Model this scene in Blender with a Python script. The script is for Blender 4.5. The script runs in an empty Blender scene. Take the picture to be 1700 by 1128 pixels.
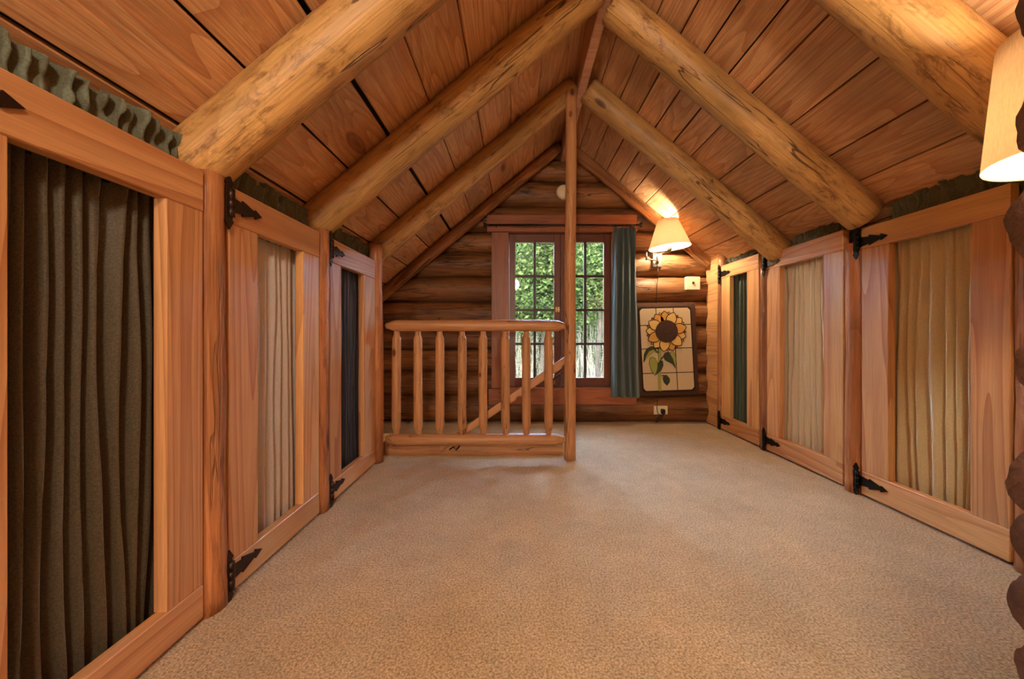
import bpy, bmesh, math, random
from mathutils import Vector, Matrix, noise
random.seed(7)
PI = math.pi
SC = bpy.context.scene
C = SC.collection

# ------------------------------------------------------------------ camera, world, sun, exposure
H = 0.80                      # eye height above the carpet
FPX = 610.0                   # focal length in pixels of the 1700 px frame
cam = bpy.data.cameras.new('camera')
cam.sensor_width = 36.0
cam.lens = FPX / 1700 * 36.0
cam.shift_x = -10 / 1700
cam.shift_y = -9 / 1700
cam.clip_start = 0.02
cam_o = bpy.data.objects.new('camera', cam)
cam_o.location = (0, 0, H)
cam_o.rotation_euler = (PI / 2, 0, 0)
C.objects.link(cam_o)
SC.camera = cam_o

world = bpy.data.worlds.new('sky')
SC.world = world
world.use_nodes = True
_wn = world.node_tree
_sky = _wn.nodes.new('ShaderNodeTexSky')
_sky.sky_type = 'NISHITA'
_sky.sun_disc = False
_sky.sun_elevation = math.radians(38)
_sky.sun_rotation = math.radians(200)
_wn.links.new(_sky.outputs[0], _wn.nodes['Background'].inputs[0])
_wn.nodes['Background'].inputs[1].default_value = 21.0

_sun = bpy.data.lights.new('sun', 'SUN')
_sun.energy = 3.0
_sun.angle = math.radians(0.6)
_sun.color = (1.0, 0.93, 0.8)
_so = bpy.data.objects.new('sun', _sun)
_so.rotation_euler = (math.radians(48), 0, math.radians(-28))
C.objects.link(_so)

SC.view_settings.view_transform = 'Standard'
SC.view_settings.look = 'None'
SC.view_settings.exposure = 0.42
SC.view_settings.gamma = 1.0
SC.view_settings.use_curve_mapping = False
SC.cycles.max_bounces = 10
SC.cycles.diffuse_bounces = 6
SC.cycles.sample_clamp_indirect = 6.0

LAMP_W = 25.0                 # the two wall lamps
NEAR_W = 15.0
FILL_PENDANT_W = 32.0              # added fill globe in the unseen half behind the camera
FILL_FLOOR_W = 88.0                # second added fill lamp, on a floor stand
WARM = (1.0, 0.83, 0.61)
SOFT = (1.0, 0.88, 0.72)

# ------------------------------------------------------------------ materials
def lin(r, g, b):
    f = lambda c: (c / 255 / 12.92) if c / 255 <= 0.04045 else ((c / 255 + 0.055) / 1.055) ** 2.4
    return (f(r), f(g), f(b), 1.0)

class NT:
    def __init__(self, name):
        self.m = bpy.data.materials.new(name)
        self.m.use_nodes = True
        self.t = self.m.node_tree
        self.p = self.t.nodes['Principled BSDF']
        self.out = self.t.nodes['Material Output']
    def n(self, typ, **kw):
        nd = self.t.nodes.new(typ)
        for k, v in kw.items():
            setattr(nd, k, v)
        return nd
    def set(self, sock, v):
        if isinstance(v, bpy.types.NodeSocket):
            self.t.links.new(v, sock)
        else:
            sock.default_value = v
    def math(self, op, a, b=None, c=None, clamp=False):
        nd = self.n('ShaderNodeMath', operation=op, use_clamp=clamp)
        self.set(nd.inputs[0], a)
        if b is not None: self.set(nd.inputs[1], b)
        if c is not None: self.set(nd.inputs[2], c)
        return nd.outputs[0]
    def vmath(self, op, a, b):
        nd = self.n('ShaderNodeVectorMath', operation=op)
        self.set(nd.inputs[0], a); self.set(nd.inputs[1], b)
        return nd.outputs[0]
    def noise(self, vec, scale=1.0, detail=2.0, rough=0.5, dist=0.0):
        nd = self.n('ShaderNodeTexNoise')
        self.set(nd.inputs['Vector'], vec)
        nd.inputs['Scale'].default_value = scale
        nd.inputs['Detail'].default_value = detail
        nd.inputs['Roughness'].default_value = rough
        nd.inputs['Distortion'].default_value = dist
        return nd.outputs['Fac']
    def map(self, v, a, b, c, d, smooth=False):
        nd = self.n('ShaderNodeMapRange', interpolation_type='SMOOTHSTEP' if smooth else 'LINEAR', clamp=True)
        self.set(nd.inputs['Value'], v)
        for i, x in enumerate((a, b, c, d)):
            self.set(nd.inputs[i + 1], x)
        return nd.outputs[0]
    def mix(self, f, a, b, mode='MIX'):
        nd = self.n('ShaderNodeMix', data_type='RGBA', blend_type=mode)
        self.set(nd.inputs[0], f); self.set(nd.inputs[6], a); self.set(nd.inputs[7], b)
        return nd.outputs[2]
    def grey(self, v):
        nd = self.n('ShaderNodeCombineColor')
        for i in range(3): self.set(nd.inputs[i], v)
        return nd.outputs[0]
    def bump(self, h, strength, dist=0.01):
        nd = self.n('ShaderNodeBump')
        nd.inputs['Strength'].default_value = strength
        nd.inputs['Distance'].default_value = dist
        self.set(nd.inputs['Height'], h)
        self.set(self.p.inputs['Normal'], nd.outputs[0])
    def coords(self):
        tc = self.n('ShaderNodeTexCoord').outputs['Object']
        r = self.n('ShaderNodeObjectInfo').outputs['Random']
        cb = self.n('ShaderNodeCombineXYZ')
        for i, k in enumerate((31.0, 17.0, 53.0)):
            self.set(cb.inputs[i], self.math('MULTIPLY', r, k))
        return self.vmath('ADD', tc, cb.outputs[0]), r

def wood(name, light, dark, knotc, ring=14.0, ringamt=0.55, sx=0.45, sy=4.5, kx=2.0, ky=5.0, kgate=0.55,
         ksize=0.11, blot=0.25, rough=0.5, bump=0.25, stain=0.0, stainc=None, vary=0.25, fib=0.25, pale=None, coat=0.0, kz=None, crack=0.0, sscale=(9.0, 28.0)):
    t = NT(name)
    P, r = t.coords()
    # knots
    vo = t.n('ShaderNodeTexVoronoi')
    t.set(vo.inputs['Vector'], t.vmath('MULTIPLY', P, (kx, ky, ky if kz is None else kz)))
    vo.inputs['Scale'].default_value = 1.0
    sep = t.n('ShaderNodeSeparateColor'); t.set(sep.inputs[0], vo.outputs['Color'])
    gate = t.math('GREATER_THAN', sep.outputs[0], kgate)
    size = t.math('MULTIPLY_ADD', sep.outputs[1], ksize, ksize * 0.35)
    d = t.math('DIVIDE', vo.outputs['Distance'], size)
    knot = t.math('MULTIPLY', t.map(d, 0.55, 1.25, 1.0, 0.0, True), gate)
    halo = t.math('MULTIPLY', t.map(d, 0.6, 3.6, 1.0, 0.0, True), gate)
    # growth rings as contour lines of a stretched field
    n1 = t.noise(t.vmath('MULTIPLY', P, (sx, sy, sy)), 1.0, 1.5, 0.45, 0.25)
    n1 = t.math('MULTIPLY_ADD', halo, 0.10, n1)
    ph = t.math('FRACT', t.math('MULTIPLY', n1, ring))
    rg = t.math('POWER', ph, 2.2)
    fb = t.noise(t.vmath('MULTIPLY', P, (5.0, 170.0, 170.0)), 1.0, 2.0, 0.6)
    bl = t.noise(t.vmath('MULTIPLY', P, (1.3, 3.5, 3.5)), 1.0, 3.0, 0.6)
    col = t.mix(t.math('MULTIPLY', rg, ringamt), light, dark)
    if pale is not None:
        col = t.mix(t.map(t.noise(t.vmath('MULTIPLY', P, (0.25, 6.0, 6.0)), 1.0, 1.0), 0.5, 0.68, 0.0, 0.75, True), col, pale)
    col = t.mix(1.0, col, t.grey(t.map(fb, 0.3, 0.7, 1.0 - fib, 1.0 + fib * 0.4)), 'MULTIPLY')
    col = t.mix(1.0, col, t.grey(t.map(bl, 0.3, 0.7, 1.0 - blot, 1.0 + blot * 0.5)), 'MULTIPLY')
    col = t.mix(t.math('MULTIPLY', halo, 0.35), col, dark)
    if stain > 0:
        s1 = t.noise(t.vmath('MULTIPLY', P, (sscale[0], sscale[1], sscale[1])), 1.0, 6.0, 0.72, 0.5)
        s2 = t.noise(t.vmath('MULTIPLY', P, (1.2, 2.5, 2.5)), 1.0, 2.0, 0.5)
        sm = t.math('MULTIPLY', t.map(s1, 0.47, 0.68, 0.0, 1.0, True), t.map(s2, 0.35, 0.6, 0.25, 1.0))
        col = t.mix(t.math('MULTIPLY', sm, stain), col, stainc or dark)
    ck = None
    if crack > 0:
        cn = t.noise(t.vmath('MULTIPLY', P, (0.9, 13.0, 13.0)), 1.0, 3.0, 0.55, 0.2)
        ck = t.map(t.math('ABSOLUTE', t.math('SUBTRACT', cn, 0.5)), 0.002, 0.010, 1.0, 0.0, True)
        cg = t.map(t.noise(t.vmath('MULTIPLY', P, (1.4, 5.0, 5.0)), 1.0, 1.0), 0.48, 0.58, 0.0, 1.0)
        ck = t.math('MULTIPLY', ck, cg)
        col = t.mix(t.math('MULTIPLY', ck, crack), col, knotc)
    col = t.mix(t.math('MULTIPLY', knot, 0.85), col, knotc)
    rim = t.math('MULTIPLY', t.map(t.math('ABSOLUTE', t.math('SUBTRACT', d, 1.0)), 0.0, 0.22, 1.0, 0.0, True), gate)
    col = t.mix(t.math('MULTIPLY', rim, 0.6), col, knotc)
    v = t.math('FRACT', t.math('MULTIPLY', r, 7.31))
    col = t.mix(1.0, col, t.grey(t.map(v, 0, 1, 1.0 - vary, 1.0 + vary * 0.6)), 'MULTIPLY')
    t.set(t.p.inputs['Base Color'], col)
    t.set(t.p.inputs['Roughness'], t.map(fb, 0.3, 0.7, rough - 0.06, rough + 0.08))
    t.p.inputs['Specular IOR Level'].default_value = 0.4
    if coat: 
        t.p.inputs['Coat Weight'].default_value = coat
        t.p.inputs['Coat Roughness'].default_value = 0.25
    h = t.math('MULTIPLY_ADD', rg, 0.35, t.math('MULTIPLY', fb, 0.5))
    h = t.math('MULTIPLY_ADD', bl, 1.2, h)
    if ck is not None: h = t.math('MULTIPLY_ADD', ck, -1.5, h)
    t.bump(h, bump, 0.004)
    return t.m

def plain(name, col, rough=0.5, metal=0.0, spec=0.5, varamt=0.12, scale=30, bump=0.0):
    t = NT(name)
    P, r = t.coords()
    n = t.noise(P, scale, 3.0, 0.6)
    t.set(t.p.inputs['Base Color'], t.mix(1.0, col, t.grey(t.map(n, 0.3, 0.7, 1 - varamt, 1 + varamt)), 'MULTIPLY'))
    t.p.inputs['Roughness'].default_value = rough
    t.p.inputs['Metallic'].default_value = metal
    t.p.inputs['Specular IOR Level'].default_value = spec
    if bump: t.bump(n, bump, 0.003)
    return t.m

def cloth(name, col, sheen=0.3, rough=0.8, weave=900.0, mottle=0.25, spec=0.25):
    t = NT(name)
    P, r = t.coords()
    n = t.noise(P, 260.0, 2.0, 0.6)
    w = t.noise(t.vmath('MULTIPLY', P, (weave, weave, weave * 0.3)), 1.0, 1.0)
    t.set(t.p.inputs['Base Color'], t.mix(1.0, col, t.grey(t.map(n, 0.3, 0.7, 1 - mottle, 1 + mottle)), 'MULTIPLY'))
    t.p.inputs['Roughness'].default_value = rough
    t.p.inputs['Specular IOR Level'].default_value = spec
    t.p.inputs['Sheen Weight'].default_value = sheen
    t.p.inputs['Sheen Roughness'].default_value = 0.4
    t.bump(t.math('ADD', n, w), 0.15, 0.001)
    return t.m

M = {}
M['plank'] = wood('pine_plank', lin(232, 182, 130), lin(194, 128, 80), lin(112, 60, 34), ring=20, ringamt=0.75, sx=0.55, sy=4.6,
                  kx=1.5, ky=4.4, kz=0.3, kgate=0.45, ksize=0.13, blot=0.26, rough=0.5, bump=0.3, stain=0.4, stainc=lin(172, 102, 62), vary=0.16, fib=0.3)
M['rafter'] = wood('peeled_pole', lin(214, 166, 100), lin(176, 118, 62), lin(64, 34, 18), ring=6, ringamt=0.35, sx=0.5, sy=6,
                   kx=2.6, ky=7, kgate=0.6, ksize=0.13, blot=0.4, rough=0.45, bump=0.7, stain=0.8, stainc=lin(108, 66, 34), vary=0.12, crack=0.8)
M['ridge'] = wood('rough_ridge_board', lin(214, 158, 120), lin(180, 116, 82), lin(90, 46, 26), ring=14, blot=0.25, vary=0.0, stain=0.3, kz=0.3)
M['wall_log'] = wood('wall_log', lin(164, 110, 62), lin(104, 62, 32), lin(34, 18, 10), ring=9, ringamt=0.65, sx=0.35, sy=7,
                     kx=1.6, ky=5, kgate=0.7, ksize=0.10, blot=0.5, rough=0.5, bump=0.9, stain=0.95, stainc=lin(52, 31, 17), vary=0.3, crack=0.9, sscale=(3.5, 22.0))
M['dark_log'] = wood('weathered_log', lin(150, 120, 102), lin(116, 88, 72), lin(56, 40, 32), ring=9, ringamt=0.5, sx=0.35, sy=7,
                     blot=0.4, rough=0.7, bump=0.8, stain=0.7, stainc=lin(86, 66, 56), vary=0.1)
M['post'] = wood('red_brown_post', lin(196, 132, 84), lin(146, 82, 46), lin(52, 24, 12), ring=7, ringamt=0.45, sx=0.5, sy=7,
                 kx=3.0, ky=7, kgate=0.62, ksize=0.12, blot=0.4, rough=0.36, bump=0.7, stain=0.75, stainc=lin(108, 54, 28), vary=0.1, crack=0.35, sscale=(4.0, 24.0))
M['door'] = wood('clear_fir', lin(228, 170, 114), lin(178, 106, 60), lin(110, 52, 24), ring=19, ringamt=0.7, sx=0.3, sy=4.6,
                 kx=0.9, ky=3.5, kz=0.3, kgate=0.86, ksize=0.06, blot=0.14, rough=0.34, bump=0.12, vary=0.12, fib=0.16, pale=lin(234, 182, 116))
M['rail'] = wood('peeled_lodgepole', lin(210, 154, 102), lin(174, 108, 64), lin(74, 34, 16), ring=5, ringamt=0.4, sx=0.4, sy=9,
                 kx=8, ky=14, kgate=0.66, ksize=0.16, blot=0.22, rough=0.4, bump=0.3, stain=0.3, stainc=lin(156, 92, 52), vary=0.12, crack=0.8)
M['casing'] = wood('stained_casing', lin(172, 102, 62), lin(128, 66, 36), lin(66, 28, 14), ring=14, ringamt=0.5, sx=0.35, sy=6,
                   kx=1.5, ky=5, kz=0.3, kgate=0.8, ksize=0.08, blot=0.2, rough=0.4, bump=0.15, vary=0.1)
M['sash'] = wood('stained_sash', lin(122, 72, 50), lin(92, 50, 34), lin(50, 22, 14), ring=12, ringamt=0.4, sx=0.35, sy=8,
                 kgate=0.95, blot=0.2, rough=0.35, bump=0.1, vary=0.05)
M['muntin'] = plain('backlit_muntin', lin(58, 36, 26), 0.45)  # darker than the sash: backlit shade put into the colour
M['dark'] = plain('roof_underlay', lin(26, 18, 12), 0.9)
M['storage'] = plain('storage_board', lin(120, 84, 54), 0.8)
M['iron'] = plain('black_iron', lin(22, 20, 19), 0.42, 0.7, 0.5, 0.2, 80)
M['bronze'] = plain('bronze_iron', lin(62, 44, 36), 0.4, 0.75, 0.5, 0.2, 80)
M['steel'] = plain('brushed_steel', lin(150, 142, 132), 0.35, 0.9, 0.5, 0.1, 80)
M['brass'] = plain('brass_latch', lin(200, 170, 110), 0.3, 0.9)
M['ivory'] = plain('ivory_plastic', lin(232, 218, 184), 0.4, 0, 0.5, 0.04)
M['black'] = plain('black_plastic', lin(20, 17, 15), 0.45, 0, 0.5, 0.1)
M['c_olive'] = cloth('olive_curtain_cloth', lin(92, 84, 66), 0.5, 0.6, mottle=0.35, spec=0.4)
M['c_taupe'] = cloth('taupe_curtain_cloth', lin(208, 200, 192), 0.4, 0.5, mottle=0.08, spec=0.45)
M['c_navy'] = cloth('navy_curtain_cloth', lin(48, 60, 82), 0.4, 0.45, mottle=0.15, spec=0.5)
M['c_green'] = cloth('green_curtain_cloth', lin(78, 88, 74), 0.3, 0.7, mottle=0.2)
M['c_beige'] = cloth('beige_curtain_cloth', lin(222, 212, 190), 0.3, 0.6, mottle=0.08, spec=0.35)
M['c_tan'] = cloth('tan_curtain_cloth', lin(214, 198, 160), 0.3, 0.65, mottle=0.12)
M['c_val'] = cloth('dark_green_valance_cloth', lin(104, 106, 86), 0.3, 0.8, mottle=0.25)
M['c_win'] = cloth('grey_green_curtain_cloth', lin(86, 98, 94), 0.3, 0.75, mottle=0.2)

def carpet_mat():
    t = NT('beige_carpet')
    tc = t.n('ShaderNodeTexCoord').outputs['Object']
    n1 = t.noise(tc, 165.0, 4.0, 0.62, 0.2)
    n4 = t.noise(tc, 60.0, 2.0, 0.5)
    n2 = t.noise(tc, 3.2, 3.0, 0.6)
    n3 = t.noise(tc, 14.0, 3.0, 0.6)
    c = t.mix(t.map(n1, 0.36, 0.62, 0, 1), lin(146, 121, 88), lin(222, 196, 152))
    c = t.mix(1.0, c, t.grey(t.map(n2, 0.3, 0.7, 0.86, 1.08)), 'MULTIPLY')
    c = t.mix(1.0, c, t.grey(t.map(n3, 0.3, 0.7, 0.92, 1.06)), 'MULTIPLY')
    t.set(t.p.inputs['Base Color'], c)
    t.p.inputs['Roughness'].default_value = 0.95
    t.p.inputs['Specular IOR Level'].default_value = 0.1
    t.p.inputs['Sheen Weight'].default_value = 0.2
    t.bump(t.math('ADD', t.math('MULTIPLY', n4, 0.7), t.math('MULTIPLY', n1, 1.3)), 0.75, 0.006)
    return t.m
M['carpet'] = carpet_mat()

def shade_mat(name, col):
    t = NT(name)
    P, r = t.coords()
    n = t.noise(t.vmath('MULTIPLY', P, (300, 300, 60)), 1.0, 2.0)
    c = t.mix(1.0, col, t.grey(t.map(n, 0.3, 0.7, 0.88, 1.05)), 'MULTIPLY')
    d = t.n('ShaderNodeBsdfDiffuse'); t.set(d.inputs[0], c)
    tr = t.n('ShaderNodeBsdfTranslucent'); t.set(tr.inputs[0], c)
    mx = t.n('ShaderNodeMixShader'); mx.inputs[0].default_value = 0.27
    t.t.links.new(d.outputs[0], mx.inputs[1]); t.t.links.new(tr.outputs[0], mx.inputs[2])
    t.t.links.new(mx.outputs[0], t.out.inputs[0])
    return t.m
M['shade'] = shade_mat('linen_shade', lin(250, 232, 204))

def bulb_mat():
    t = NT('lit_bulb')
    e = t.n('ShaderNodeEmission'); e.inputs[0].default_value = (1, 0.8, 0.55, 1); e.inputs[1].default_value = 6.0
    tr = t.n('ShaderNodeBsdfTransparent')
    a = t.n('ShaderNodeAddShader')
    t.t.links.new(e.outputs[0], a.inputs[0]); t.t.links.new(tr.outputs[0], a.inputs[1])
    t.t.links.new(a.outputs[0], t.out.inputs[0])
    return t.m
M['bulb'] = bulb_mat()

def glass_mat():
    t = NT('window_glass')
    tr = t.n('ShaderNodeBsdfTransparent'); tr.inputs[0].default_value = (0.95, 0.97, 0.96, 1)
    gl = t.n('ShaderNodeBsdfGlossy'); gl.inputs['Roughness'].default_value = 0.02
    fr = t.n('ShaderNodeFresnel'); fr.inputs[0].default_value = 1.45
    mx = t.n('ShaderNodeMixShader')
    t.t.links.new(t.math('MULTIPLY', fr.outputs[0], 0.8), mx.inputs[0])
    t.t.links.new(tr.outputs[0], mx.inputs[1]); t.t.links.new(gl.outputs[0], mx.inputs[2])
    t.t.links.new(mx.outputs[0], t.out.inputs[0])
    return t.m
M['glass'] = glass_mat()

def leaf_mat(name, a, b):
    t = NT(name)
    tc = t.n('ShaderNodeTexCoord').outputs['Object']
    n = t.noise(tc, 7.0, 4.0, 0.75)
    c = t.mix(t.map(n, 0.40, 0.66, 0, 1), a, b)
    d = t.n('ShaderNodeBsdfDiffuse'); t.set(d.inputs[0], c)
    tr = t.n('ShaderNodeBsdfTranslucent'); t.set(tr.inputs[0], c)
    mx = t.n('ShaderNodeMixShader'); mx.inputs[0].default_value = 0.4
    t.t.links.new(d.outputs[0], mx.inputs[1]); t.t.links.new(tr.outputs[0], mx.inputs[2])
    t.t.links.new(mx.outputs[0], t.out.inputs[0])
    return t.m
M['leaf1'] = leaf_mat('tree_leaf', lin(12, 18, 9), lin(50, 60, 28))
M['leaf2'] = leaf_mat('pale_leaf', lin(24, 30, 16), lin(54, 58, 38))
M['leaf3'] = leaf_mat('far_leaf', lin(9, 13, 7), lin(34, 38, 22))
M['twig'] = plain('grey_twig', lin(74, 69, 58), 0.9, spec=0.0, varamt=0.35, scale=6)
M['bark'] = plain('tree_bark', lin(28, 25, 21), 0.9, spec=0.0, varamt=0.4, scale=20, bump=0.6)
M['earth'] = plain('forest_floor', lin(44, 48, 28), 0.95, spec=0.0, varamt=0.4, scale=4)

# ------------------------------------------------------------------ mesh helpers
def obj(name, verts, faces, mat, parent=None, smooth=False, mats=None, mi=None):
    me = bpy.data.meshes.new(name)
    me.from_pydata(verts, [], faces)
    for m in (mats or [mat]):
        me.materials.append(m)
    if mi: me.polygons.foreach_set('material_index', mi)
    if smooth: me.polygons.foreach_set('use_smooth', [True] * len(me.polygons))
    me.update()
    o = bpy.data.objects.new(name, me)
    C.objects.link(o)
    if parent is not None: o.parent = parent
    return o

def bm_obj(name, bm, mat, parent=None, smooth=False):
    bmesh.ops.recalc_face_normals(bm, faces=bm.faces)
    me = bpy.data.meshes.new(name)
    bm.to_mesh(me); bm.free()
    me.materials.append(mat)
    if smooth: me.polygons.foreach_set('use_smooth', [True] * len(me.polygons))
    o = bpy.data.objects.new(name, me)
    C.objects.link(o)
    if parent is not None: o.parent = parent
    return o

def empty(name, loc=(0, 0, 0), rz=0.0):
    o = bpy.data.objects.new(name, None)
    o.empty_display_size = 0.05
    o.location = loc; o.rotation_euler = (0, 0, rz)
    C.objects.link(o)
    return o

def tag(o, label, cat, group=None, kind='thing'):
    o['label'] = label; o['category'] = cat; o['kind'] = kind
    if group: o['group'] = group
    return o

def struct(o, label=None, cat=None):
    o['kind'] = 'structure'
    if label: o['label'] = label; o['category'] = cat
    return o

def frame(o, origin, xdir, zhint=(0, 0, 1)):
    x = Vector(xdir).normalized(); z = Vector(zhint)
    y = z.cross(x).normalized(); z = x.cross(y)
    m = Matrix((x, y, z)).transposed().to_4x4()
    m.translation = Vector(origin)
    o.matrix_basis = m
    return o

def box_bm(x0, x1, y0, y1, z0, z1, bev=0.0, bm=None):
    new = bm is None
    if new: bm = bmesh.new()
    vs = [bm.verts.new((x, y, z)) for x in (x0, x1) for y in (y0, y1) for z in (z0, z1)]
    f = [(0, 1, 3, 2), (4, 6, 7, 5), (0, 4, 5, 1), (2, 3, 7, 6), (0, 2, 6, 4), (1, 5, 7, 3)]
    fs = [bm.faces.new([vs[i] for i in q]) for q in f]
    if bev:
        es = list({e for q in fs for e in q.edges})
        bmesh.ops.bevel(bm, geom=es, offset=bev, segments=1, affect='EDGES')
    return bm

def box(name, x0, x1, y0, y1, z0, z1, mat, parent=None, bev=0.0):
    return bm_obj(name, box_bm(x0, x1, y0, y1, z0, z1, bev), mat, parent)

def board(name, p, L, w, th, mat, parent, axis='X', bev=0.003):
    """a board whose long side is local X; p = world-of-parent centre, axis = direction of its length"""
    o = bm_obj(name, box_bm(-L / 2, L / 2, -w / 2, w / 2, -th / 2, th / 2, bev), mat, parent)
    return o

def log_geo(L, rf, seg=18, n=None, rough=0.03, bend=0.0, seed=0.0, flat=0.0, cap=True, fx=2.2):
    """peeled log along local X from 0 to L"""
    n = n or max(4, int(L / 0.07))
    vs, fs = [], []
    for i in range(n + 1):
        t = i / n; x = t * L; r = rf(t) if callable(rf) else rf
        oy = bend * (noise.noise(Vector((x * 1.3, seed, 3.1)))); oz = bend * noise.noise(Vector((x * 1.3, seed, 9.7)))
        for k in range(seg):
            a = 2 * PI * k / seg
            ca, sa = math.cos(a), math.sin(a)
            q = 1 + rough * (noise.noise(Vector((x * fx, ca * 1.6 + seed * 5, sa * 1.6))) + 0.6 * noise.noise(Vector((x * fx * 4, ca * 4 + seed * 3, sa * 4))))
            vs.append((x, oy + r * q * ca, oz + r * q * sa))
    for i in range(n):
        for k in range(seg):
            a = i * seg + k; b = i * seg + (k + 1) % seg
            fs.append((a, b, b + seg, a + seg))
    if cap:
        for i, flip in ((0, True), (n, False)):
            vs.append((i / n * L, 0, 0)); c = len(vs) - 1
            for k in range(seg):
                a = i * seg + k; b = i * seg + (k + 1) % seg
                fs.append((c, b, a) if flip else (c, a, b))
    return vs, fs

def log_obj(name, p0, p1, r, mat, parent=None, zhint=(0, 0, 1), **kw):
    p0, p1 = Vector(p0), Vector(p1)
    v, f = log_geo((p1 - p0).length, r, **kw)
    o = obj(name, v, f, mat, parent, True)
    d = p1 - p0
    if abs(d.normalized().z) > 0.95: zhint = (0, -1, 0)
    return frame(o, p0, d, zhint)

def lathe(name, prof, mat, parent=None, seg=24, smooth=True, axis='Z'):
    vs, fs = [], []
    for r, z in prof:
        for k in range(seg):
            a = 2 * PI * k / seg
            x, y = r * math.cos(a), r * math.sin(a)
            vs.append((x, y, z) if axis == 'Z' else ((x, -z, y) if axis == 'Y' else (z, x, y)))
    for i in range(len(prof) - 1):
        for k in range(seg):
            a = i * seg + k; b = i * seg + (k + 1) % seg
            fs.append((a, b, b + seg, a + seg))
    return obj(name, vs, fs, mat, parent, smooth)

def tube(name, pts, r, mat, parent=None, seg=8):
    pts = [Vector(p) for p in pts]
    vs, fs = [], []
    for i, p in enumerate(pts):
        d = (pts[min(i + 1, len(pts) - 1)] - pts[max(i - 1, 0)]).normalized()
        u = d.cross(Vector((0.31, 0.17, 0.93))).normalized(); w = d.cross(u)
        for k in range(seg):
            a = 2 * PI * k / seg
            vs.append(tuple(p + r * (math.cos(a) * u + math.sin(a) * w)))
    for i in range(len(pts) - 1):
        for k in range(seg):
            a = i * seg + k; b = i * seg + (k + 1) % seg
            fs.append((a, b, b + seg, a + seg))
    fs.append(tuple(range(seg))[::-1]); fs.append(tuple(range(len(vs) - seg, len(vs))))
    return obj(name, vs, fs, mat, parent, True)

def prism(name, poly, y0, y1, mat, parent=None, mats=None, smooth=False):
    """polygon in the XZ plane, extruded from y0 to y1"""
    n = len(poly)
    vs = [(x, y0, z) for x, z in poly] + [(x, y1, z) for x, z in poly]
    fs = [tuple(range(n)), tuple(range(2 * n - 1, n - 1, -1))] + [(i, (i + 1) % n + 0, (i + 1) % n + n, i + n) for i in range(n)]
    bm = bmesh.new()
    bv = [bm.verts.new(v) for v in vs]
    for f in fs: bm.faces.new([bv[i] for i in f])
    return bm_obj(name, bm, mat, parent, smooth)

def pleats(name, w, h, n, amp, mat, parent, seed=0, gather=0.5, flare=0.0, nv=26, creases=0.0, per=9):
    """hanging cloth: local X across, Z down from 0 to -h, folds along local Y"""
    rnd = random.Random(seed)
    nu = max(20, n * per)
    vs, fs = [], []
    hts = [rnd.uniform(0.55, 1.2) for _ in range(n + 2)]
    for j in range(nv + 1):
        v = j / nv
        for i in range(nu + 1):
            u = i / nu
            wob = 0.55 / n * noise.noise(Vector((u * n * 0.6, v * 1.1 + seed, seed * 1.7)))
            uu = u + wob * min(u * 8, (1 - u) * 8, 1)
            a = uu * n
            k = int(max(0, min(n, a)))
            g = 1 - (1 - gather) * math.exp(-v * 6)
            hh = hts[k] + (hts[k + 1] - hts[k]) * (a - k)
            s = math.cos(2 * PI * a)
            s = math.copysign(abs(s) ** 0.75, s)
            y = amp * hh * g * s
            y += amp * 0.5 * math.exp(-v * 7) * math.cos(2 * PI * a * 2.3 + seed)
            y += amp * 0.45 * noise.noise(Vector((u * n * 1.4, v * 2.4, seed)))
            if creases: y += creases * noise.noise(Vector((u * n * 2.5, v * 14, seed + 4)))
            x = (u - 0.5) * w * (1 + flare * v) + 0.006 * noise.noise(Vector((u * 5, v * 3, seed + 8)))
            vs.append((x, y, -h * v + (0.004 * math.sin(a * 6.3) if j in (0, nv) else 0)))
    for j in range(nv):
        for i in range(nu):
            a = j * (nu + 1) + i
            fs.append((a, a + 1, a + nu + 2, a + nu + 1))
    return obj(name, vs, fs, mat, parent, True)

def at(x, y, Y):
    """point of the place seen at frame pixel (x, y) at depth Y"""
    return Vector(((x - 860) * Y / FPX, Y, H + (555 - y) * Y / FPX))

# ------------------------------------------------------------------ the shell
XL, XR, YB, YF = -0.874, 1.695, 3.30, -3.4         # cupboard fronts, log wall, wall behind the camera
KS = 0.837
TH = math.atan(KS)
RX, RZ = 0.41, 2.55
zl = lambda x: RZ - KS * (RX - x)
zr = lambda x: RZ - KS * (x - RX)
OXL, OXR = -1.55, 2.30

bm = bmesh.new()
box_bm(OXL, OXR, YF, 2.50, -0.12, 0.0, bm=bm)
box_bm(0.30, OXR, 2.50, YB + 0.2, -0.12, 0.0, bm=bm)
box_bm(OXL, 0.30, 2.96, YB + 0.2, -0.12, 0.0, bm=bm)
struct(bm_obj('floor', bm, M['carpet']), 'beige cut pile carpet covering the loft floor', 'carpet')
fl = box('lower_floor', OXL, 0.5, 2.3, YB + 0.2, -2.0, -1.9, M['storage']); struct(fl, 'wooden floor at the foot of the stairwell', 'floor')
box('stairwell_wall_near', OXL, 0.34, 2.46, 2.499, -1.9, -0.121, M['storage'], fl)
box('stairwell_wall_side', 0.301, 0.34, 2.50, 2.959, -1.9, -0.121, M['storage'], fl)
box('stairwell_wall_far', OXL, 0.34, 2.961, 2.999, -1.9, -0.121, M['storage'], fl)
for i in range(5):
    box('stair_tread', 0.30 - 0.30 * (i + 1), 0.30 - 0.30 * i, 2.502, 2.956, -0.20 * (i + 1) - 0.04, -0.20 * (i + 1), M['casing'], fl, 0.004)

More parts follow.
